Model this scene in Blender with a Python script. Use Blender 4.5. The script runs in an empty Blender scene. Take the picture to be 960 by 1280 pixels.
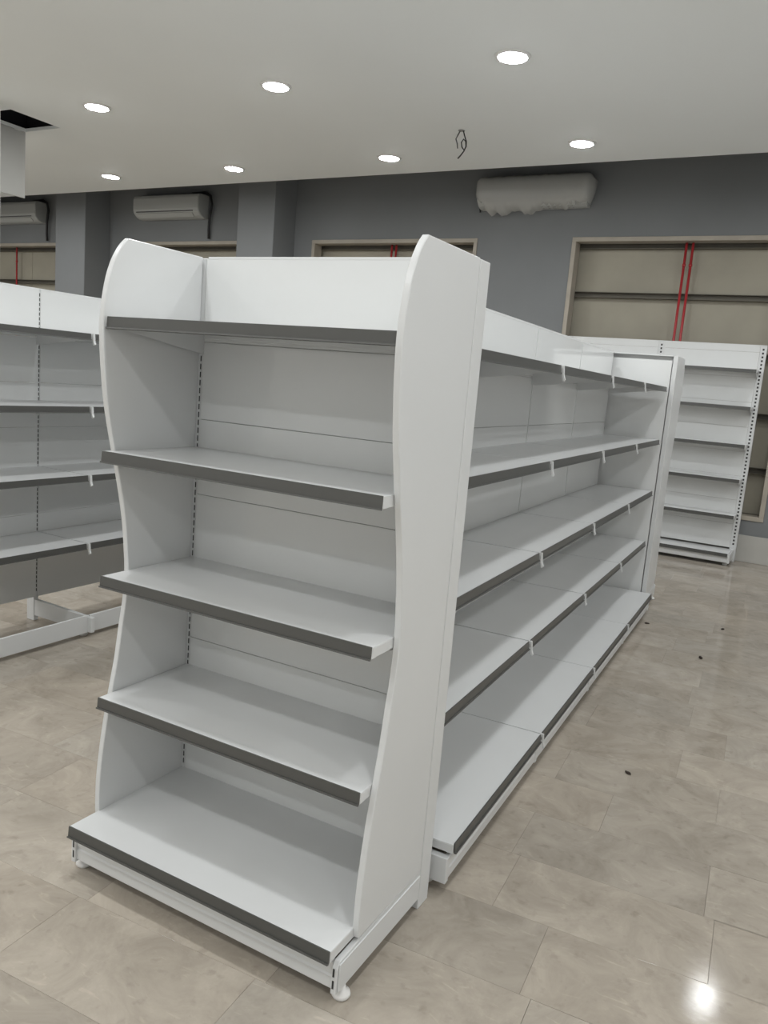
import bpy, bmesh, math, random
from mathutils import Vector, Matrix
random.seed(7)
PI = math.pi
SC = bpy.context.scene
COL = SC.collection

# ------------------------------------------------------------------ camera
cd = bpy.data.cameras.new('camera')
cam = bpy.data.objects.new('camera', cd); COL.objects.link(cam)
cd.sensor_fit = 'VERTICAL'; cd.sensor_height = 36.0
cd.lens = 1000.54 / 1280 * 36.0
cd.clip_start = 0.05; cd.clip_end = 100
cam.matrix_world = Matrix(((0.871279, -0.149949, 0.467320, 1.74892), (0.483933, 0.103894, -0.868916, -1.95309), (0.081742, 0.983220, 0.163086, 1.51124), (0, 0, 0, 1)))
SC.camera = cam

# ------------------------------------------------------------------ world, exposure
w = bpy.data.worlds.new('world'); SC.world = w; w.use_nodes = True
w.node_tree.nodes['Background'].inputs[0].default_value = (0.8, 0.9, 1, 1)
w.node_tree.nodes['Background'].inputs[1].default_value = 0.0
SC.view_settings.view_transform = 'Standard'; SC.view_settings.look = 'None'
SC.view_settings.gamma = 1.0; SC.view_settings.use_curve_mapping = False
SC.view_settings.exposure = 0.06

# ------------------------------------------------------------------ ceiling lamps outside the frame
ZC = 3.6
LAMP_L = 140.0          # radiance of each round diffuser
LAMP_R = 0.095
LAMP_COL = (0.97, 0.99, 1.0)
SEEN = [(-4.10, 3.16), (-2.225, 3.18), (-0.352, 3.17), (-6.05, 5.09), (-4.20, 5.09), (-2.29, 5.07), (-0.41, 5.02)]
def beam(x, y):
    ld = bpy.data.lights.new('ceiling_lamp', 'AREA'); ld.shape = 'DISK'; ld.size = 2*LAMP_R
    ld.energy = LAMP_L * PI * PI * LAMP_R**2; ld.color = LAMP_COL
    lo = bpy.data.objects.new('ceiling_lamp', ld); COL.objects.link(lo)
    lo.location = (x, y, ZC-0.015)
for gx in (3.45, 1.55, -0.38, -2.25, -4.12, -6.05, -8.0, -9.9):
    for gy in (5.05, 3.17, 1.30, -0.57, -2.44, -4.31):
        if not any(abs(gx-a) < .5 and abs(gy-b) < .5 for a, b in SEEN): beam(gx, gy)

# ------------------------------------------------------------------ materials
def mat(name, col, rough=.4, metal=0, spec=.5, emit=None, noise=None, bump=None):
    m = bpy.data.materials.new(name); m.use_nodes = True
    nt = m.node_tree; b = nt.nodes['Principled BSDF']
    b.inputs['Base Color'].default_value = (*col, 1)
    b.inputs['Roughness'].default_value = rough; b.inputs['Metallic'].default_value = metal
    b.inputs['Specular IOR Level'].default_value = spec
    if emit:
        b.inputs['Emission Color'].default_value = (*emit[0], 1); b.inputs['Emission Strength'].default_value = emit[1]
    if noise or bump:
        tc = nt.nodes.new('ShaderNodeTexCoord')
    if noise:      # (scale, amount)
        n = nt.nodes.new('ShaderNodeTexNoise'); n.inputs['Scale'].default_value = noise[0]; n.inputs['Detail'].default_value = 6
        nt.links.new(tc.outputs['Object'], n.inputs['Vector'])
        r = nt.nodes.new('ShaderNodeValToRGB')
        a = noise[1]
        r.color_ramp.elements[0].position = .3; r.color_ramp.elements[1].position = .7
        r.color_ramp.elements[0].color = (*[c*(1-a) for c in col], 1)
        r.color_ramp.elements[1].color = (*[min(1, c*(1+a)) for c in col], 1)
        nt.links.new(n.outputs['Fac'], r.inputs[0]); nt.links.new(r.outputs[0], b.inputs['Base Color'])
    if bump:       # (scale, strength, distance)
        n2 = nt.nodes.new('ShaderNodeTexNoise'); n2.inputs['Scale'].default_value = bump[0]; n2.inputs['Detail'].default_value = 4
        nt.links.new(tc.outputs['Object'], n2.inputs['Vector'])
        bm_ = nt.nodes.new('ShaderNodeBump'); bm_.inputs['Strength'].default_value = bump[1]; bm_.inputs['Distance'].default_value = bump[2]
        nt.links.new(n2.outputs['Fac'], bm_.inputs['Height']); nt.links.new(bm_.outputs[0], b.inputs['Normal'])
    return m

M = {}
M['white'] = mat('white_powder_coat', (.70, .71, .71), .28, noise=(3, .015))
M['gloss'] = mat('white_gloss_panel', (.74, .75, .745), .07, spec=.6, noise=(2, .012))
M['strip'] = mat('grey_plastic_strip', (.085, .085, .08), .32)
M['dark'] = mat('dark_slot', (.03, .03, .03), .6)
M['foot'] = mat('white_plastic_foot', (.78, .77, .75), .4)
M['ceil'] = mat('ceiling_paint', (.905, .93, .925), .75, spec=.2, noise=(.6, .015))
M['wall'] = mat('grey_wall_paint', (.222, .231, .237), .75, spec=.25, noise=(1.2, .04))
M['wall_white'] = mat('white_wall_paint', (.88, .88, .87), .75, spec=.2, noise=(1, .02))
M['roof'] = mat('pale_roof', (.55, .55, .53), .8)
M['skirt'] = mat('pale_baseboard', (.50, .49, .46), .3, noise=(4, .05))
M['frame'] = mat('beige_frame', (.42, .38, .32), .6, noise=(6, .08))
M['clad'] = mat('beige_cladding', (.36, .335, .27), .6, noise=(1.7, .10))
M['girt'] = mat('dark_girt', (.115, .105, .082), .6, noise=(5, .15))
M['red'] = mat('red_paint', (.42, .035, .04), .4)
M['ac'] = mat('air_conditioner_plastic', (.46, .47, .455), .45)
M['acdark'] = mat('air_conditioner_slot', (.07, .07, .07), .5)
M['hose'] = mat('black_hose', (.02, .02, .022), .6)
M['rim'] = mat('lamp_rim', (.85, .85, .84), .4)
M['lamp'] = mat('lamp_diffuser', (.9, .9, .9), .5, emit=(LAMP_COL, LAMP_L))
M['column'] = mat('white_column', (.80, .80, .78), .6, noise=(2, .02))
M['hatch'] = mat('hatch_board', (.50, .50, .48), .7, noise=(3, .03))
M['debris'] = mat('dark_debris', (.035, .022, .016), .8)
M['hatch_shade'] = mat('black_hatch_shade', (.015, .015, .02), .9)  # near-black colour standing in for the shade inside the hatch opening

def film_mat():
    m = bpy.data.materials.new('plastic_film'); m.use_nodes = True
    nt = m.node_tree; b = nt.nodes['Principled BSDF']
    b.inputs['Base Color'].default_value = (.62, .62, .59, 1); b.inputs['Roughness'].default_value = .25
    tr = nt.nodes.new('ShaderNodeBsdfTransparent'); mx = nt.nodes.new('ShaderNodeMixShader')
    mx.inputs[0].default_value = .62
    nt.links.new(tr.outputs[0], mx.inputs[1]); nt.links.new(b.outputs[0], mx.inputs[2])
    nt.links.new(mx.outputs[0], nt.nodes['Material Output'].inputs['Surface'])
    return m
M['film'] = film_mat()

def tile_mat(name, use_attr):
    m = bpy.data.materials.new(name); m.use_nodes = True
    nt = m.node_tree; b = nt.nodes['Principled BSDF']; L = nt.links.new
    geo = nt.nodes.new('ShaderNodeNewGeometry')
    if use_attr:
        t = nt.nodes.new('ShaderNodeAttribute'); t.attribute_name = 'tint'; tint = t.outputs['Color']
    else:
        t = nt.nodes.new('ShaderNodeObjectInfo'); tint = t.outputs['Color']
    sh = nt.nodes.new('ShaderNodeVectorMath'); sh.operation = 'SCALE'; sh.inputs['Scale'].default_value = 37.0
    L(tint, sh.inputs[0])
    ad = nt.nodes.new('ShaderNodeVectorMath'); ad.operation = 'ADD'
    L(geo.outputs['Position'], ad.inputs[0]); L(sh.outputs[0], ad.inputs[1])
    n = nt.nodes.new('ShaderNodeTexNoise'); n.inputs['Scale'].default_value = 4.5; n.inputs['Detail'].default_value = 10; n.inputs['Roughness'].default_value = .70; n.inputs['Distortion'].default_value = .8
    L(ad.outputs[0], n.inputs['Vector'])
    r = nt.nodes.new('ShaderNodeValToRGB')
    r.color_ramp.elements[0].position = .30; r.color_ramp.elements[1].position = .72
    r.color_ramp.elements[0].color = (.315, .279, .233, 1); r.color_ramp.elements[1].color = (.49, .440, .375, 1)
    L(n.outputs['Fac'], r.inputs[0])
    mp = nt.nodes.new('ShaderNodeMapping'); mp.inputs['Scale'].default_value = (1.2, 4.0, 1); mp.inputs['Rotation'].default_value = (0, 0, .5)
    L(ad.outputs[0], mp.inputs['Vector'])
    n2 = nt.nodes.new('ShaderNodeTexNoise'); n2.inputs['Scale'].default_value = 7; n2.inputs['Detail'].default_value = 5; n2.inputs['Distortion'].default_value = 2.0
    L(mp.outputs[0], n2.inputs['Vector'])
    r2 = nt.nodes.new('ShaderNodeValToRGB')
    r2.color_ramp.elements[0].position = .62; r2.color_ramp.elements[1].position = .75
    r2.color_ramp.elements[0].color = (1, 1, 1, 1); r2.color_ramp.elements[1].color = (1.17, 1.165, 1.155, 1)
    L(n2.outputs['Fac'], r2.inputs[0])
    n3 = nt.nodes.new('ShaderNodeTexNoise'); n3.inputs['Scale'].default_value = 26; n3.inputs['Detail'].default_value = 3
    L(ad.outputs[0], n3.inputs['Vector'])
    r3 = nt.nodes.new('ShaderNodeValToRGB')
    r3.color_ramp.elements[0].position = .27; r3.color_ramp.elements[1].position = .40
    r3.color_ramp.elements[0].color = (.86, .855, .85, 1); r3.color_ramp.elements[1].color = (1, 1, 1, 1)
    L(n3.outputs['Fac'], r3.inputs[0])
    m1 = nt.nodes.new('ShaderNodeMix'); m1.data_type = 'RGBA'; m1.blend_type = 'MULTIPLY'; m1.inputs[0].default_value = 1
    L(r.outputs[0], m1.inputs[6]); L(r2.outputs[0], m1.inputs[7])
    m3 = nt.nodes.new('ShaderNodeMix'); m3.data_type = 'RGBA'; m3.blend_type = 'MULTIPLY'; m3.inputs[0].default_value = 1
    L(m1.outputs[2], m3.inputs[6]); L(r3.outputs[0], m3.inputs[7])
    m2 = nt.nodes.new('ShaderNodeMix'); m2.data_type = 'RGBA'; m2.blend_type = 'MULTIPLY'; m2.inputs[0].default_value = 1
    L(m3.outputs[2], m2.inputs[6]); L(tint, m2.inputs[7])
    L(m2.outputs[2], b.inputs['Base Color'])
    b.inputs['Roughness'].default_value = .10; b.inputs['Specular IOR Level'].default_value = .14
    bp_ = nt.nodes.new('ShaderNodeBump'); bp_.inputs['Strength'].default_value = .05; bp_.inputs['Distance'].default_value = .004
    L(n2.outputs['Fac'], bp_.inputs['Height']); L(bp_.outputs[0], b.inputs['Normal'])
    return m
M['tile'] = tile_mat('marble_tile', False)
M['tile_far'] = tile_mat('marble_tile_field', True)
M['grout'] = mat('grout', (.37, .33, .278), .7)

# ------------------------------------------------------------------ mesh helpers
def add_box(bm, x0, x1, y0, y1, z0, z1):
    v = [bm.verts.new(p) for p in ((x0,y0,z0),(x1,y0,z0),(x1,y1,z0),(x0,y1,z0),(x0,y0,z1),(x1,y0,z1),(x1,y1,z1),(x0,y1,z1))]
    for f in ((3,2,1,0),(4,5,6,7),(0,1,5,4),(1,2,6,5),(2,3,7,6),(3,0,4,7)): bm.faces.new([v[i] for i in f])
def add_prism(bm, prof, a, b, axis='x'):
    """closed 2-D profile extruded from a to b; axis x: profile is (y,z); y: (x,z); z: (x,y)"""
    def P(t, p):
        return (t, p[0], p[1]) if axis == 'x' else ((p[0], t, p[1]) if axis == 'y' else (p[0], p[1], t))
    A = [bm.verts.new(P(a, p)) for p in prof]; B = [bm.verts.new(P(b, p)) for p in prof]
    n = len(prof)
    for i in range(n): bm.faces.new((A[i], A[(i+1) % n], B[(i+1) % n], B[i]))
    bm.faces.new(A[::-1]); bm.faces.new(B)
def add_tube(bm, pts, r, n=8):
    pts = [Vector(p) for p in pts]; rings = []
    for i, p in enumerate(pts):
        d = (pts[min(i+1, len(pts)-1)] - pts[max(i-1, 0)]).normalized()
        u = d.orthogonal().normalized() if abs(d.z) > .9 else d.cross(Vector((0, 0, 1))).normalized()
        if i and u.dot(pu) < 0: u = -u
        pu = u; v = d.cross(u)
        rings.append([bm.verts.new(p + r*(math.cos(2*PI*k/n)*u + math.sin(2*PI*k/n)*v)) for k in range(n)])
    for a, b in zip(rings, rings[1:]):
        for k in range(n): bm.faces.new((a[k], a[(k+1) % n], b[(k+1) % n], b[k]))
    bm.faces.new(rings[0][::-1]); bm.faces.new(rings[-1])
def add_lathe(bm, prof, n=24, c=(0, 0, 0)):
    rings = []
    for r, z in prof:
        if r < 1e-6: rings.append([bm.verts.new((c[0], c[1], c[2]+z))])
        else: rings.append([bm.verts.new((c[0]+r*math.cos(2*PI*k/n), c[1]+r*math.sin(2*PI*k/n), c[2]+z)) for k in range(n)])
    for a, b in zip(rings, rings[1:]):
        for k in range(n):
            j = (k+1) % n
            if len(a) == 1: bm.faces.new((a[0], b[k], b[j]))
            elif len(b) == 1: bm.faces.new((a[k], a[j], b[0]))
            else: bm.faces.new((a[k], a[j], b[j], b[k]))
    if len(rings[0]) > 1: bm.faces.new(rings[0])
    if len(rings[-1]) > 1: bm.faces.new(rings[-1])
def mesh(name, bm, m, bevel=0, smooth=False, seg=1):
    bmesh.ops.recalc_face_normals(bm, faces=bm.faces)
    if bevel:
        es = [e for e in bm.edges if len(e.link_faces) == 2 and e.calc_face_angle() > .5]
        bmesh.ops.bevel(bm, geom=es, offset=bevel, segments=seg, affect='EDGES', clamp_overlap=True)
    me = bpy.data.meshes.new(name); bm.to_mesh(me); bm.free()
    me.materials.append(m)
    if smooth:
        for p in me.polygons: p.use_smooth = True
    return me
def obj(name, me, parent=None, loc=(0, 0, 0), rot=(0, 0, 0)):
    o = bpy.data.objects.new(name, me); COL.objects.link(o)
    o.location = loc; o.rotation_euler = rot
    if parent: o.parent = parent
    return o
def box_mesh(name, m, dims, bevel=0):
    bm = bmesh.new(); add_box(bm, *dims); return mesh(name, bm, m, bevel)
def tag(o, label, cat, group=None):
    o['label'] = label; o['category'] = cat
    if group: o['group'] = group
    return o
def thing(name, label, cat, loc=(0, 0, 0), rotz=0, group=None):
    return tag(obj(name, None, None, loc, (0, 0, rotz)), label, cat, group)
def struct(o):
    o['kind'] = 'structure'; return o

# ------------------------------------------------------------------ room shell
X0, X1, Y0, YW = -12.0, 4.6, -5.6, 6.75
ROOF = 5.2
# floor: slab with individual marble tiles
floor = struct(obj('floor', box_mesh('floor', M['grout'], (X0, X1, Y0, YW+.4, -.12, -.004))))
TY, TL, TH, ANG, OFF = .06, .60, .30, .06, .08
ca, sa = math.cos(ANG), math.sin(ANG)
bm = bmesh.new(); add_box(bm, -TL/2+.0003, TL/2-.0003, -TH/2+.0003, TH/2-.0003, -.009, 0)
es = [e for e in bm.edges if all(v.co.z > -.001 for v in e.verts)]
bmesh.ops.bevel(bm, geom=es, offset=.0003, segments=1, affect='EDGES')
tile_me = mesh('tile', bm, M['tile'])
far_v, far_f, far_t = [], [], []
rt = random.Random(3)
for k in range(-30, 32):
    off = rt.choice((0, .2, .4)) + (.17 if k % 2 else 0)
    for i in range(-26, 18):
        u, v = off + TL*i, OFF + TH*(k+.5)
        x, y = u*ca - v*sa, u*sa + v*ca
        b = rt.gauss(1, .045); h = rt.uniform(-.012, .012)
        tint = (max(.88, min(1.1, b))*(1+h), max(.88, min(1.1, b)), max(.88, min(1.1, b))*(1-h))
        if not (X0+.5 < x < X1-.5 and Y0+.4 < y < YW-.12): continue
        near = -1.75 < x < 2.35 and -1.1 < y < 5.0 and not (x > 1.0 + .32*(y+2.2) ) and not (-.95 < x < .35 and 1.0 < y)
        if near:
            o = obj('tile', tile_me, floor, (x, y, 0), (0, 0, ANG)); o.color = (*tint, 1)
        else:
            n0 = len(far_v)
            for du, dv in ((-1, -1), (1, -1), (1, 1), (-1, 1)):
                uu, vv = u+du*(TL/2-.001), v+dv*(TH/2-.001)
                far_v.append((uu*ca-vv*sa, uu*sa+vv*ca, -.0003))
            far_f.append((n0, n0+1, n0+2, n0+3)); far_t.append(tint)
me = bpy.data.meshes.new('tile_field'); me.from_pydata(far_v, [], far_f); me.materials.append(M['tile_far'])
at = me.attributes.new('tint', 'FLOAT_COLOR', 'FACE')
for i, t in enumerate(far_t): at.data[i].color = (*t, 1)
tf = obj('tile_field', me, floor); tf['kind'] = 'stuff'

# ceiling slab with a square hatch opening, its front edge stops short of the back wall
HX0, HX1, HY0, HY1 = -5.51, -5.01, 3.0, 3.53
def edge_y(x): return 5.59 - (x-.98)*.0126
bm = bmesh.new()
xs = [X0, HX0, HX1, X1]
for i in range(3):
    a, b = xs[i], xs[i+1]
    if i == 1:
        add_box(bm, a, b, Y0, HY0, ZC, ZC+.03)
        add_prism(bm, [(a, HY1), (b, HY1), (b, edge_y(b)), (a, edge_y(a))], ZC, ZC+.03, 'z')
    else:
        add_prism(bm, [(a, Y0), (b, Y0), (b, edge_y(b)), (a, edge_y(a))], ZC, ZC+.03, 'z')
struct(obj('ceiling', mesh('ceiling', bm, M['ceil'])))
bm = bmesh.new()  # closed black box added over the hatch hole, keeps light out of it
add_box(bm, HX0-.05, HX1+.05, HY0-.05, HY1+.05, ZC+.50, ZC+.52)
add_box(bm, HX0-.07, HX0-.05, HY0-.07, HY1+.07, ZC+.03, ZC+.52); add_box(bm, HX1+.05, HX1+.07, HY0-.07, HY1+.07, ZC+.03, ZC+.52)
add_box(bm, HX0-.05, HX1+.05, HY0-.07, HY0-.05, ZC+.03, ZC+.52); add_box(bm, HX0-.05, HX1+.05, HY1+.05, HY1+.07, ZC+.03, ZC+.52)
struct(obj('hatch_shade_box', mesh('hatch_shade_box', bm, M['hatch_shade'])))
struct(obj('roof', box_mesh('roof', M['roof'], (X0, X1, Y0, YW+.4, ROOF, ROOF+.1))))
struct(obj('wall_left', box_mesh('wall_left', M['wall_white'], (X0-.15, X0, Y0, YW+.4, -.12, ROOF))))
struct(obj('wall_right', box_mesh('wall_right', M['wall_white'], (X1, X1+.15, Y0, YW+.4, -.12, ROOF))))
struct(obj('wall_front', box_mesh('wall_front', M['wall_white'], (X0, X1, Y0-.15, Y0, -.12, ROOF))))

# back wall with four openings
WIN = [(-.925, 1.33), (-4.275, -2.02), (-7.62, -5.37), (-10.97, -8.72)]
WZ0, WZ1 = .42, 3.165
bm = bmesh.new()
cuts = sorted(WIN); px = X0
for a, b in cuts:
    add_box(bm, px, a, YW, YW+.16, 0, ROOF)
    add_box(bm, a, b, YW, YW+.16, 0, WZ0); add_box(bm, a, b, YW, YW+.16, WZ1, ROOF)
    px = b
add_box(bm, px, X1, YW, YW+.16, 0, ROOF)
wb = struct(obj('wall_back', mesh('wall_back', bm, M['wall'])))
struct(obj('baseboard_back', box_mesh('baseboard_back', M['skirt'], (X0, X1, YW-.015, YW, 0, .27), .003)))
for n, (a, b) in enumerate(((-5.126, -4.553), (-8.497, -7.881)), 1):
    obj('pilaster', box_mesh('pilaster', M['wall'], (a, b, 6.30, YW, 0, ROOF), .006), wb)

GZ = [3.10, 2.595, 2.03, 1.45, .91, .44]
for n, (a, b) in enumerate(WIN, 1):
    wn = struct(obj('window_%d' % n, None, None, ((a+b)/2, YW, WZ0)))
    h = (b-a)/2; H = WZ1-WZ0
    fw = .045
    obj('frame_head', box_mesh('frame_head', M['frame'], (-h, h, -.012, .15, H-fw, H), .003), wn)
    obj('frame_sill', box_mesh('frame_sill', M['frame'], (-h, h, -.012, .15, 0, fw), .003), wn)
    jm = box_mesh('frame_jamb', M['frame'], (0, fw, -.012, .15, fw, H-fw), .003)
    obj('frame_jamb', jm, wn, (-h, 0, 0)); obj('frame_jamb', jm, wn, (h-fw, 0, 0))
    zs = [H+.1] + [z-WZ0 for z in GZ[:-1]] + [-.1]
    for i in range(len(zs)-1):
        for sx in (-1, 1):
            obj('cladding_panel', box_mesh('cladding_panel', M['clad'], (min(0, sx*(h+.1))+.003, max(0, sx*(h+.1))-.003, .205, .235, zs[i+1]+.003, zs[i]-.003)), wn)
    for z in GZ:
        bm = bmesh.new()
        add_prism(bm, [(.14, -.03), (.204, -.03), (.204, .03), (.15, .03), (.15, .024), (.196, .024), (.196, -.024), (.14, -.024)], -h+.002, h-.002, 'x')
        obj('girt', mesh('girt', bm, M['girt']), wn, (0, 0, z-WZ0))
    bm = bmesh.new(); add_box(bm, -h+.003, h-.003, .13, .20, H-.145, H-.10)
# red sprinkler style pipe pairs standing in the openings
def red_pipe(x, label, grp=None):
    bm = bmesh.new(); add_tube(bm, [(0, 0, WZ0+.046), (0, 0, WZ1-.046)], .013, 10)
    for z in (2.9, 2.0, 1.1):
        add_tube(bm, [(0, 0, z-.012), (0, 0, z+.012)], .018, 10)
    tag(obj('red_pipe', mesh('red_pipe', bm, M['red'], smooth=True), None, (x, 6.855, 0)), label, 'pipe', grp)
red_pipe(.226, 'left pipe of the thin red vertical pair in the right-hand window opening', 'red vertical pipes')
red_pipe(.290, 'right pipe of the thin red vertical pair in the right-hand window opening', 'red vertical pipes')
red_pipe(-3.18, 'left pipe of the red pair in the opening behind the end unit header', 'red vertical pipes')
red_pipe(-3.12, 'right pipe of the red pair in the opening behind the end unit header', 'red vertical pipes')
red_pipe(-10.1, 'single red vertical pipe in the dark far left window opening', 'red vertical pipes')

# ------------------------------------------------------------------ white column and hanging hatch
struct(obj('column', box_mesh('column', M['column'], (-5.40, -4.905, 2.30, 2.83, 0, ZC), .01)))
hd = thing('ceiling_hatch_door', 'white square hatch door hanging open below the black ceiling hole', 'hatch', (HX0, (HY0+HY1)/2, ZC))
obj('door_leaf', box_mesh('door_leaf', M['hatch'], (-.018, 0, -(HY1-HY0)/2+.005, (HY1-HY0)/2, -.62, -.004), .002), hd)
bm = bmesh.new()
for yy in (-.17, .17): add_tube(bm, [(.004, yy-.03, -.004), (.004, yy+.03, -.004)], .006, 8)
obj('hinge', mesh('hinge', bm, M['rim']), hd)

# ------------------------------------------------------------------ downlights in view
bm = bmesh.new(); add_lathe(bm, [(LAMP_R, -.0005), (LAMP_R, -.012), (LAMP_R+.012, -.010), (LAMP_R+.022, -.003), (LAMP_R+.022, -.0005)], 40)
rim_me = mesh('rim', bm, M['rim'], smooth=True)
bm = bmesh.new(); add_lathe(bm, [(LAMP_R-.001, -.004), (LAMP_R-.002, -.012), (LAMP_R*.75, -.016), (LAMP_R*.4, -.018), (0, -.019)], 40)
dif_me = mesh('diffuser', bm, M['lamp'], smooth=True)
LL = ['leftmost bright round downlight of the nearer ceiling row, right of the black hatch hole',
      'middle bright round downlight of the nearer ceiling row, above the end unit header',
      'rightmost and largest bright round downlight of the nearer ceiling row',
      'leftmost small round downlight of the far row near the ceiling edge',
      'second small round downlight from the left in the far row',
      'third round downlight in the far row, left of the dangling wire',
      'rightmost round downlight of the far row, above the wrapped air conditioner']
for (x, y), lab in zip(SEEN, LL):
    t = thing('ceiling_downlight', lab, 'downlight', (x, y, ZC), 0, 'round ceiling downlights')
    obj('rim', rim_me, t); obj('diffuser', dif_me, t)

# dangling wire pigtail
wr = thing('ceiling_wire', 'short black wire pigtail dangling from the ceiling between downlights', 'wire', (-1.277, 4.477, ZC))
bm = bmesh.new(); add_lathe(bm, [(.028, 0), (.028, -.004), (.012, -.007), (0, -.007)], 16)
obj('outlet_hole', mesh('outlet_hole', bm, mat('grey_outlet', (.30, .30, .29), .6)), wr)
bm = bmesh.new()
add_tube(bm, [(.015, 0, 0), (.03, 0, -.04), (.052, 0, -.09), (.055, 0, -.13), (.035, .01, -.155), (.012, .01, -.13), (.008, 0, -.095), (.025, 0, -.07), (.047, 0, -.09), (.053, 0, -.13), (.038, 0, -.165), (.010, 0, -.20), (-.012, 0, -.222)], .0055, 6)
obj('wire', mesh('wire', bm, M['hose'], smooth=True), wr)
bm = bmesh.new(); add_tube(bm, [(-.01, 0, 0), (-.03, 0, -.035), (-.045, 0, -.065), (-.03, .0, -.10), (-.022, 0, -.14)], .0055, 6)
obj('wire', mesh('wire', bm, mat('grey_wire', (.10, .10, .10), .6), smooth=True), wr)

# ------------------------------------------------------------------ split air conditioners on the back wall
def ac_unit(x, z, wd, label, wrapped):
    t = thing('air_conditioner', label, 'air conditioner', (x, YW, z), 0, 'wall air conditioners')
    prof = [(-.001, .0), (-.001, .30), (-.17, .30), (-.205, .285), (-.215, .25), (-.215, .11), (-.20, .065), (-.15, .02), (-.10, .0)]
    bm = bmesh.new(); add_prism(bm, prof, -wd/2, wd/2, 'x')
    obj('body', mesh('body', bm, M['ac'], .008, seg=2), t)
    bm = bmesh.new(); add_box(bm, -wd/2+.06, wd/2-.10, -.212, -.196, .072, .082)
    obj('louver_gap', mesh('louver_gap', bm, M['acdark']), t)
    bm = bmesh.new(); add_prism(bm, [(-.197, .058), (-.150, .012), (-.156, .006), (-.203, .053)], -wd/2+.08, wd/2-.12, 'x')
    obj('louver', mesh('louver', bm, M['ac']), t)
    bm = bmesh.new()
    for k in range(12): add_box(bm, -wd/2+.05, wd/2-.05, -.165+k*.012, -.159+k*.012, .298, .303)
    g = obj('grille', mesh('grille', bm, M['acdark']), t)
    if wrapped:
        rr = random.Random(5); bm = bmesh.new(); n = 44; rows = []
        pr = [(-.003, .315), (-.10, .325), (-.19, .318), (-.228, .29), (-.236, .20), (-.232, .11), (-.215, .05), (-.18, .0)]
        for i in range(n+1):
            s = i/n; X = -wd/2-.045 + (wd+.09)*s
            end = min(1, min(s, 1-s)/.05); col = []
            drip = .018*math.sin(s*23)+.02*math.sin(s*9+1)+rr.uniform(-.012, .012)
            if 5 <= i <= 7: drip -= .055
            if 10 <= i <= 13: drip -= .03
            sq = .72+.28*math.sqrt(end)
            for j, (yy, zz) in enumerate(pr):
                jz = rr.uniform(-.006, .006)
                zz2 = .16+(zz-.16)*sq + jz; yy2 = yy*(.6+.4*math.sqrt(end)) - abs(rr.gauss(0, .003))
                if j == len(pr)-1: zz2 += drip; yy2 += rr.uniform(-.01, .02)
                col.append(bm.verts.new((X, min(yy2, -.002), zz2)))
            col.append(bm.verts.new((X, -.06, .0+drip-.02)))
            for v in col:
                if v.co.z < .17: v.co.z += (.17-v.co.z)*(1-math.sqrt(max(0, 1-(1-min(1, min(s, 1-s)/.14))**2)))*.85
            rows.append(col)
        for a, b in zip(rows, rows[1:]):
            for j in range(len(a)-1): bm.faces.new((a[j], a[j+1], b[j+1], b[j]))
        for cc in (rows[0], rows[-1]): bm.faces.new(cc)
        obj('plastic_wrap', mesh('plastic_wrap', bm, M['film'], smooth=True), t)
        bm = bmesh.new(); add_tube(bm, [(-wd/2-.01, -.06, .06), (-wd/2-.012, -.06, .015), (-wd/2-.01, -.05, -.02)], .010, 8)
        obj('hose', mesh('hose', bm, M['hose'], smooth=True), t)
        bm = bmesh.new(); add_tube(bm, [(wd/2-.06, -.10, .02), (wd/2-.02, -.09, .03), (wd/2+.01, -.07, .06)], .009, 8)
        obj('hose', mesh('hose', bm, M['hose'], smooth=True), t)
    else:
        bm = bmesh.new()
        add_tube(bm, [(wd/2-.25, -.06, .33), (wd/2-.02, -.06, .335), (wd/2+.07, -.06, .29), (wd/2+.10, -.06, .18), (wd/2+.06, -.05, .02), (wd/2+.045, -.04, -.15), (wd/2+.045, -.03, -.26)], .018, 8)
        obj('hose', mesh('hose', bm, M['hose'], smooth=True), t)
    return t
ac_unit(-1.38, 3.455, 1.22, 'air conditioner wrapped in torn plastic film on the grey wall pier', True)
ac_unit(-6.60, 3.45, 1.20, 'bare grey air conditioner with black hose above the end unit left panel', False)
ac_unit(-9.85, 3.45, 1.20, 'air conditioner in the darkest far left corner beside the hatch door', False)

# ------------------------------------------------------------------ shelving parts
SH = .030
def shelf_mesh(length, D):
    bm = bmesh.new(); t = .003
    add_prism(bm, [(0, 0), (-D, 0), (-D, -SH), (-D+.022, -SH), (-D+.022, -SH+t), (-D+t, -SH+t), (-D+t, -t), (-t, -t), (-t, -.028), (0, -.028)], 0, length, 'x')
    for a in (0, length-.002):   # folded ends
        add_box(bm, a, a+.002, -D+t, -t, -SH+.001, -t)
    return mesh('shelf', bm, M['white'], .0012)
def bracket_mesh(D):
    bm = bmesh.new()
    add_prism(bm, [(0, -.004), (-D+.03, -.004), (-D+.03, -.027), (-.10, -.062), (0, -.075)], -.0015, .0015, 'x')
    add_box(bm, -.0014, .0014, -.002, .012, -.03, -.012); add_box(bm, -.0014, .0014, -.002, .012, -.070, -.055)
    return mesh('bracket', bm, M['white'])
def strip_mesh(length, h=.028):
    bm = bmesh.new()
    add_prism(bm, [(.0, .001), (-.004, .001), (-.006, -h), (-.010, -h+.001), (-.011, -h-.003), (-.004, -h-.005), (-.001, -h), (0, -.010)], 0, length, 'x')
    return mesh('price_strip', bm, M['strip'])
def clip_mesh():
    bm = bmesh.new()
    add_prism(bm, [(0, .001), (-.012, .001), (-.016, -.036), (-.022, -.052), (-.018, -.058), (-.012, -.055), (-.013, -.048), (-.009, -.036), (-.006, -.01), (0, -.01)], -.006, .006, 'x')
    return mesh('clip', bm, M['white'])
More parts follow.
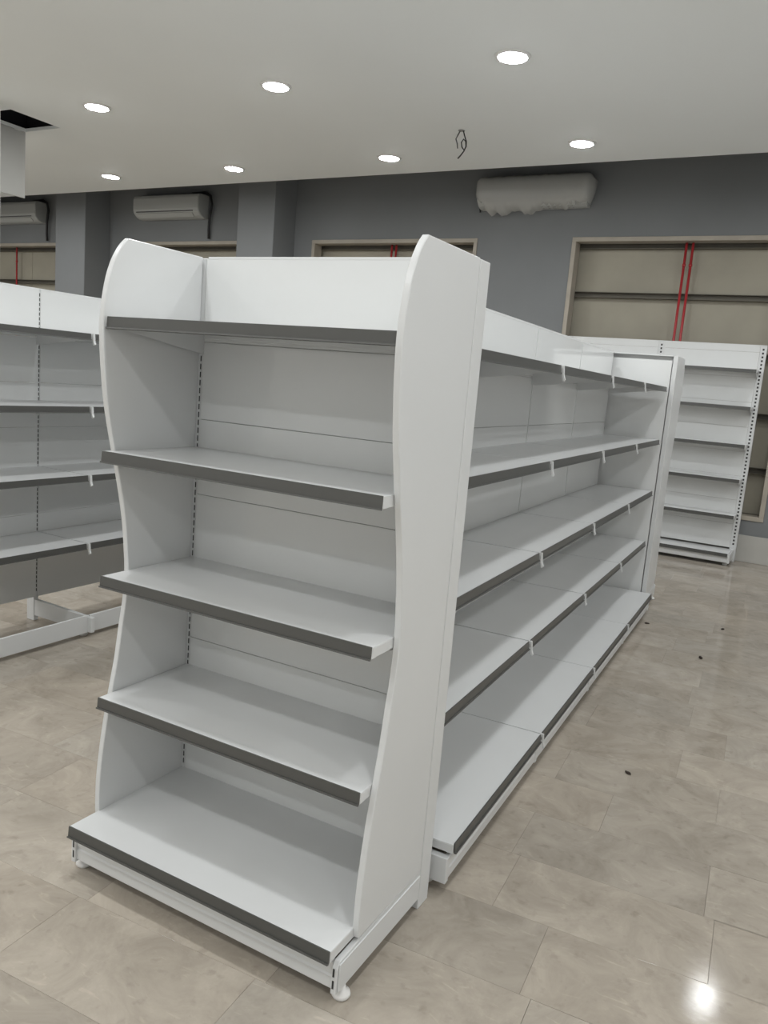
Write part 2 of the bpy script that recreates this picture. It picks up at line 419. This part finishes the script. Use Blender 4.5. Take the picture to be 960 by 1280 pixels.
def panel_mesh(length, h):
    bm = bmesh.new(); add_box(bm, 0, length, 0, .010, 0, h-.0013)
    return mesh('back_panel', bm, M['gloss'], .0009)
def kick_mesh(length, z0, z1):
    bm = bmesh.new(); h = z1-z0
    add_prism(bm, [(0, z0), (-.010, z0), (-.014, z0+.004), (-.014, z0+h*.44), (-.010, z0+h*.50), (-.010, z0+h*.56), (-.015, z0+h*.62), (-.015, z1-.004), (-.011, z1), (0, z1)], 0, length, 'x')
    return mesh('kick_plate', bm, M['white'])
def slots_mesh(z0, z1, x=0, y=0, w_=.004, h=.017, pitch=.025):
    bm = bmesh.new(); z = z0
    while z < z1:
        add_box(bm, x-w_/2, x+w_/2, y-.0006, y+.004, z, z+h); z += pitch
    return mesh('slots', bm, M['dark'])
def foot_mesh():
    bm = bmesh.new(); add_lathe(bm, [(.0, 0), (.020, 0), (.024, .006), (.022, .014), (.011, .020), (.009, .045), (0, .045)], 20)
    return mesh('foot', bm, M['foot'], smooth=True)
FOOT = foot_mesh()
PZ = [.14, .38, .62, .86, 1.10, 1.34, 1.58, 1.832]

# ------------------------------------------------------------------ end unit (gondola head)
W = .90; PT = .018
LEV = [(1.617, .371), (1.251, .379), (.892, .373), (.524, .372)]
ZB, DB = .156, .464
PROF = [(.13, -.356), (.17, -.360), (.27, -.358), (.40, -.343), (.52, -.322), (.62, -.302), (.72, -.288), (.80, -.276), (.88, -.271), (.96, -.277), (1.06, -.290), (1.17, -.314), (1.28, -.342), (1.38, -.365), (1.48, -.379), (1.58, -.387), (1.65, -.383), (1.72, -.370), (1.77, -.352), (1.81, -.328), (1.834, -.305)]
def spline(pts, sub=4):
    out = []
    for i in range(len(pts)-1):
        p = [Vector(pts[max(0, min(len(pts)-1, i+k))]) for k in (-1, 0, 1, 2)]
        for s in range(sub):
            t = s/sub
            out.append(.5*((2*p[1]) + (-p[0]+p[2])*t + (2*p[0]-5*p[1]+4*p[2]-p[3])*t*t + (-p[0]+3*p[1]-3*p[2]+p[3])*t**3))
    out.append(Vector(pts[-1])); return out
prof_yz = [(v[1], v[0]) for v in spline(PROF)]
bm = bmesh.new(); add_prism(bm, [(-.005, .13)] + prof_yz + [(-.005, 1.834)], 0, PT, 'x')
side_me = mesh('side_panel', bm, M['white'], .002)
e_shelf = {D: shelf_mesh(W-.002, D) for D in {d for _, d in LEV}}
e_strip = strip_mesh(W-.004)
e_brack = {D: bracket_mesh(D) for D in e_shelf}
e_deck = shelf_mesh(W+.006, DB); e_kick = kick_mesh(W-.002, .034, .112)
e_panels = [panel_mesh(W-.016, PZ[i+1]-PZ[i]) for i in range(7)]
e_post = box_mesh('post', M['white'], (0, .030, 0, .064, .0, 1.832), .002)
e_slots = slots_mesh(.17, 1.58, 0, 0)
e_back = box_mesh('rear_panel', M['gloss'], (.018, W-.018, .050, .060, .12, 1.80), .0015)
bm = bmesh.new()
add_prism(bm, [(-.446, .030), (-.446, .100), (-.436, .118), (0, .128), (0, .030)], 0, .016, 'x')
add_box(bm, .0155, .0195, -.440, -.004, .036, .112)
e_arm = mesh('base_arm', bm, M['white'], .002)
bm = bmesh.new()
for z in (.046, .078): add_box(bm, .004, .009, -.4468, -.443, z, z+.022)
e_armslot = mesh('arm_slot', bm, M['dark'])
e_cap = box_mesh('top_rail', M['white'], (.016, W-.016, -.0005, .062, 1.828, 1.836), .001)

def end_unit(label, loc, rotz):
    t = thing('end_shelf_unit', label, 'shelf unit', loc, rotz, 'end units of the central gondola')
    for x in (-.018, W-.012):
        p = obj('post', e_post, t, (x, 0, 0))
        s = obj('slots', e_slots, p, (.0225 if x < 0 else .0075, 0, 0)); s['kind'] = 'stuff'
    for i, pm in enumerate(e_panels): obj('back_panel', pm, t, (.008, .0, PZ[i]))
    obj('rear_panel', e_back, t)
    obj('top_rail', e_cap, t)
    obj('side_panel', side_me, t, (-PT, 0, 0)); obj('side_panel', side_me, t, (W, 0, 0))
    for z, D in LEV:
        s = obj('shelf', e_shelf[D], t, (.001, 0, z))
        obj('price_strip', e_strip, s, (.001, -D, 0))
        for bx in (.012, W-.014): obj('bracket', e_brack[D], s, (bx, 0, 0))
    s = obj('base_deck', e_deck, t, (-.003, 0, ZB)); obj('price_strip', strip_mesh(W+.004), s, (.001, -DB, 0))
    obj('kick_plate', e_kick, t, (.001, -.424, 0))
    a = obj('base_arm', e_arm, t, (W-.001, 0, 0)); obj('arm_slot', e_armslot, a)
    a = obj('base_arm', e_arm, t, (.001, 0, 0)); a.scale.x = -1; obj('arm_slot', e_armslot, a)
    for x in (-.006, W+.008):
        obj('foot', FOOT, t, (x, -.405, 0))
    return t
end_unit('white end unit with wavy side panels facing the viewer at the front', (0, 0, 0), 0)

# ------------------------------------------------------------------ straight shelf runs
def run(name, label, cat, loc, rotz, bays, L, levels, D, Db, zb, ztop, deck=True, double=False, post_w=.03, holes=False, group=None):
    t = thing(name, label, cat, loc, rotz, group)
    yb = .03                                             # half spine
    pm = box_mesh('post', M['white'], (-post_w/2, post_w/2, -yb, yb, .0, ztop), .002)
    if holes: sm = slots_mesh(.17, ztop-.02, 0, -yb, .016, .018, .036)
    else: sm = slots_mesh(.17, ztop-.03, 0, -yb, .005, .017, .025)
    for j in range(bays+1):
        p = obj('post', pm, t, (j*L, 0, 0))
        s = obj('slots', sm, p); s['kind'] = 'stuff'
        if double: s = obj('slots', sm, p, (0, 0, 0), (0, 0, PI)); s['kind'] = 'stuff'
    g = .006 if not holes else post_w/2
    zz = [z for z in PZ[:-1] if z < ztop-.1] + ([1.82, 2.06] if ztop > 2 else []) + [ztop]
    pms = [panel_mesh(L-2*g, zz[i+1]-zz[i]) for i in range(len(zz)-1)]
    shm = shelf_mesh(L-.012, D); stm = strip_mesh(L-.026); clm = clip_mesh(); brm = bracket_mesh(D)
    dkm = shelf_mesh(L-.006, Db); dsm = strip_mesh(L-.022); kkm = kick_mesh(L-.004, .034, .112) if deck else box_mesh('kick_plate', M['white'], (0, L-.004, -.010, 0, .026, .124), .002)
    bm = bmesh.new(); add_prism(bm, [(-Db+.004, .030), (-Db+.004, .114), (0, .124), (0, .030)], -.012, .012, 'x')
    arm = mesh('base_arm', bm, M['white'], .002)
    for side in ((0, 1) if double else (0,)):
        def P(x, y, z):                                  # side 1 is the mirrored far side
            return (x, y, z) if side == 0 else (bays*L-x, -y, z)
        rz = (0, 0, PI*side)
        for i in range(bays):
            x = i*L
            for k, q in enumerate(pms): obj('back_panel', q, t, P(x+g, -yb-.004, zz[k]), rz)
            for z in levels:
                s = obj('shelf', shm, t, P(x+.006, -yb-.004, z), rz)
                obj('price_strip', stm, s, (.007, -D, 0))
                for bx in (.012, L-.024): obj('bracket', brm, s, (bx, 0, 0))
            if deck:
                s = obj('base_deck', dkm, t, P(x+.003, -yb-.004, zb), rz); obj('price_strip', dsm, s, (.008, -Db, 0))
            obj('kick_plate', kkm, t, P(x+.002, -yb-Db+(.020 if deck else .044), 0), rz)
        for j in range(bays+1):
            if 0 < j < bays:
                for z in levels: obj('clip', clm, t, P(j*L, -yb-.004-D, z), rz)
                if deck: obj('clip', clm, t, P(j*L, -yb-.004-Db, zb), rz)
            obj('base_arm', arm, t, P(j*L, -yb, 0), rz)
            obj('foot', FOOT, t, P(min(max(j*L, .03), bays*L-.03), -yb-Db+.08, 0), rz)
    obj('top_rail', box_mesh('top_rail', M['white'], (-post_w/2, bays*L+post_w/2, -yb-.005, yb+.005, ztop-.004, ztop+.004), .001), t)
    return t
YAW = .0355; GP = Vector((.45, .064, 0)); RZ = Matrix.Rotation(YAW, 3, 'Z')
GL = .945
g0 = GP + RZ @ Vector((0, .042, 0))
run('gondola_shelf_run', 'long white central gondola of four bays receding behind the front end unit', 'shelving', g0, PI/2+YAW, 4, GL, [1.617, 1.252, .890, .527], .385, .476, ZB, 1.832, True, True)
e0 = GP + RZ @ Vector((.45, .042+4*GL+.022+.064, 0))
end_unit('matching end unit at the far end of the central gondola, seen edge on', e0, PI+YAW)
run('aisle_shelf_run', 'white shelf run without base decks across the left aisle', 'shelving', (-2.05, .043, 0), PI/2, 3, .945, [1.617, 1.245, .885, .517], .405, .466, ZB, 1.832, False, False)
run('wall_shelf_run', 'tall white shelf run with perforated post against the grey back wall', 'shelving', (1.10-2*.945, 6.675, 0), 0, 2, .945, [1.885, 1.535, 1.175, .84, .488], .255, .33, .125, 2.125, True, False, .06, True)

# ------------------------------------------------------------------ debris on the floor
DB_ = [(1.247, 1.278, .016, 'dark chip lying alone on the floor in the right foreground'),
       (.862, 3.645, .018, 'dark speck on the floor close to the gondola base far end'),
       (1.323, 3.905, .018, 'farthest brown speck on the floor of the right aisle'),
       (1.286, 3.115, .022, 'brown crumb on the floor in the middle of the right aisle')]
for i, (x, y, s, lab) in enumerate(DB_):
    rr = random.Random(i); bm = bmesh.new(); bmesh.ops.create_icosphere(bm, subdivisions=2, radius=1)
    for v in bm.verts:
        v.co *= rr.uniform(.75, 1.15); v.co = Vector((v.co.x*s, v.co.y*s*.5, (v.co.z+.8)*s*.3))
        v.co.z = max(v.co.z, 0)
    tag(obj('floor_debris', mesh('floor_debris', bm, M['debris']), None, (x, y, 0), (0, 0, rr.uniform(0, 3))), lab, 'debris', 'specks of dirt on the floor')
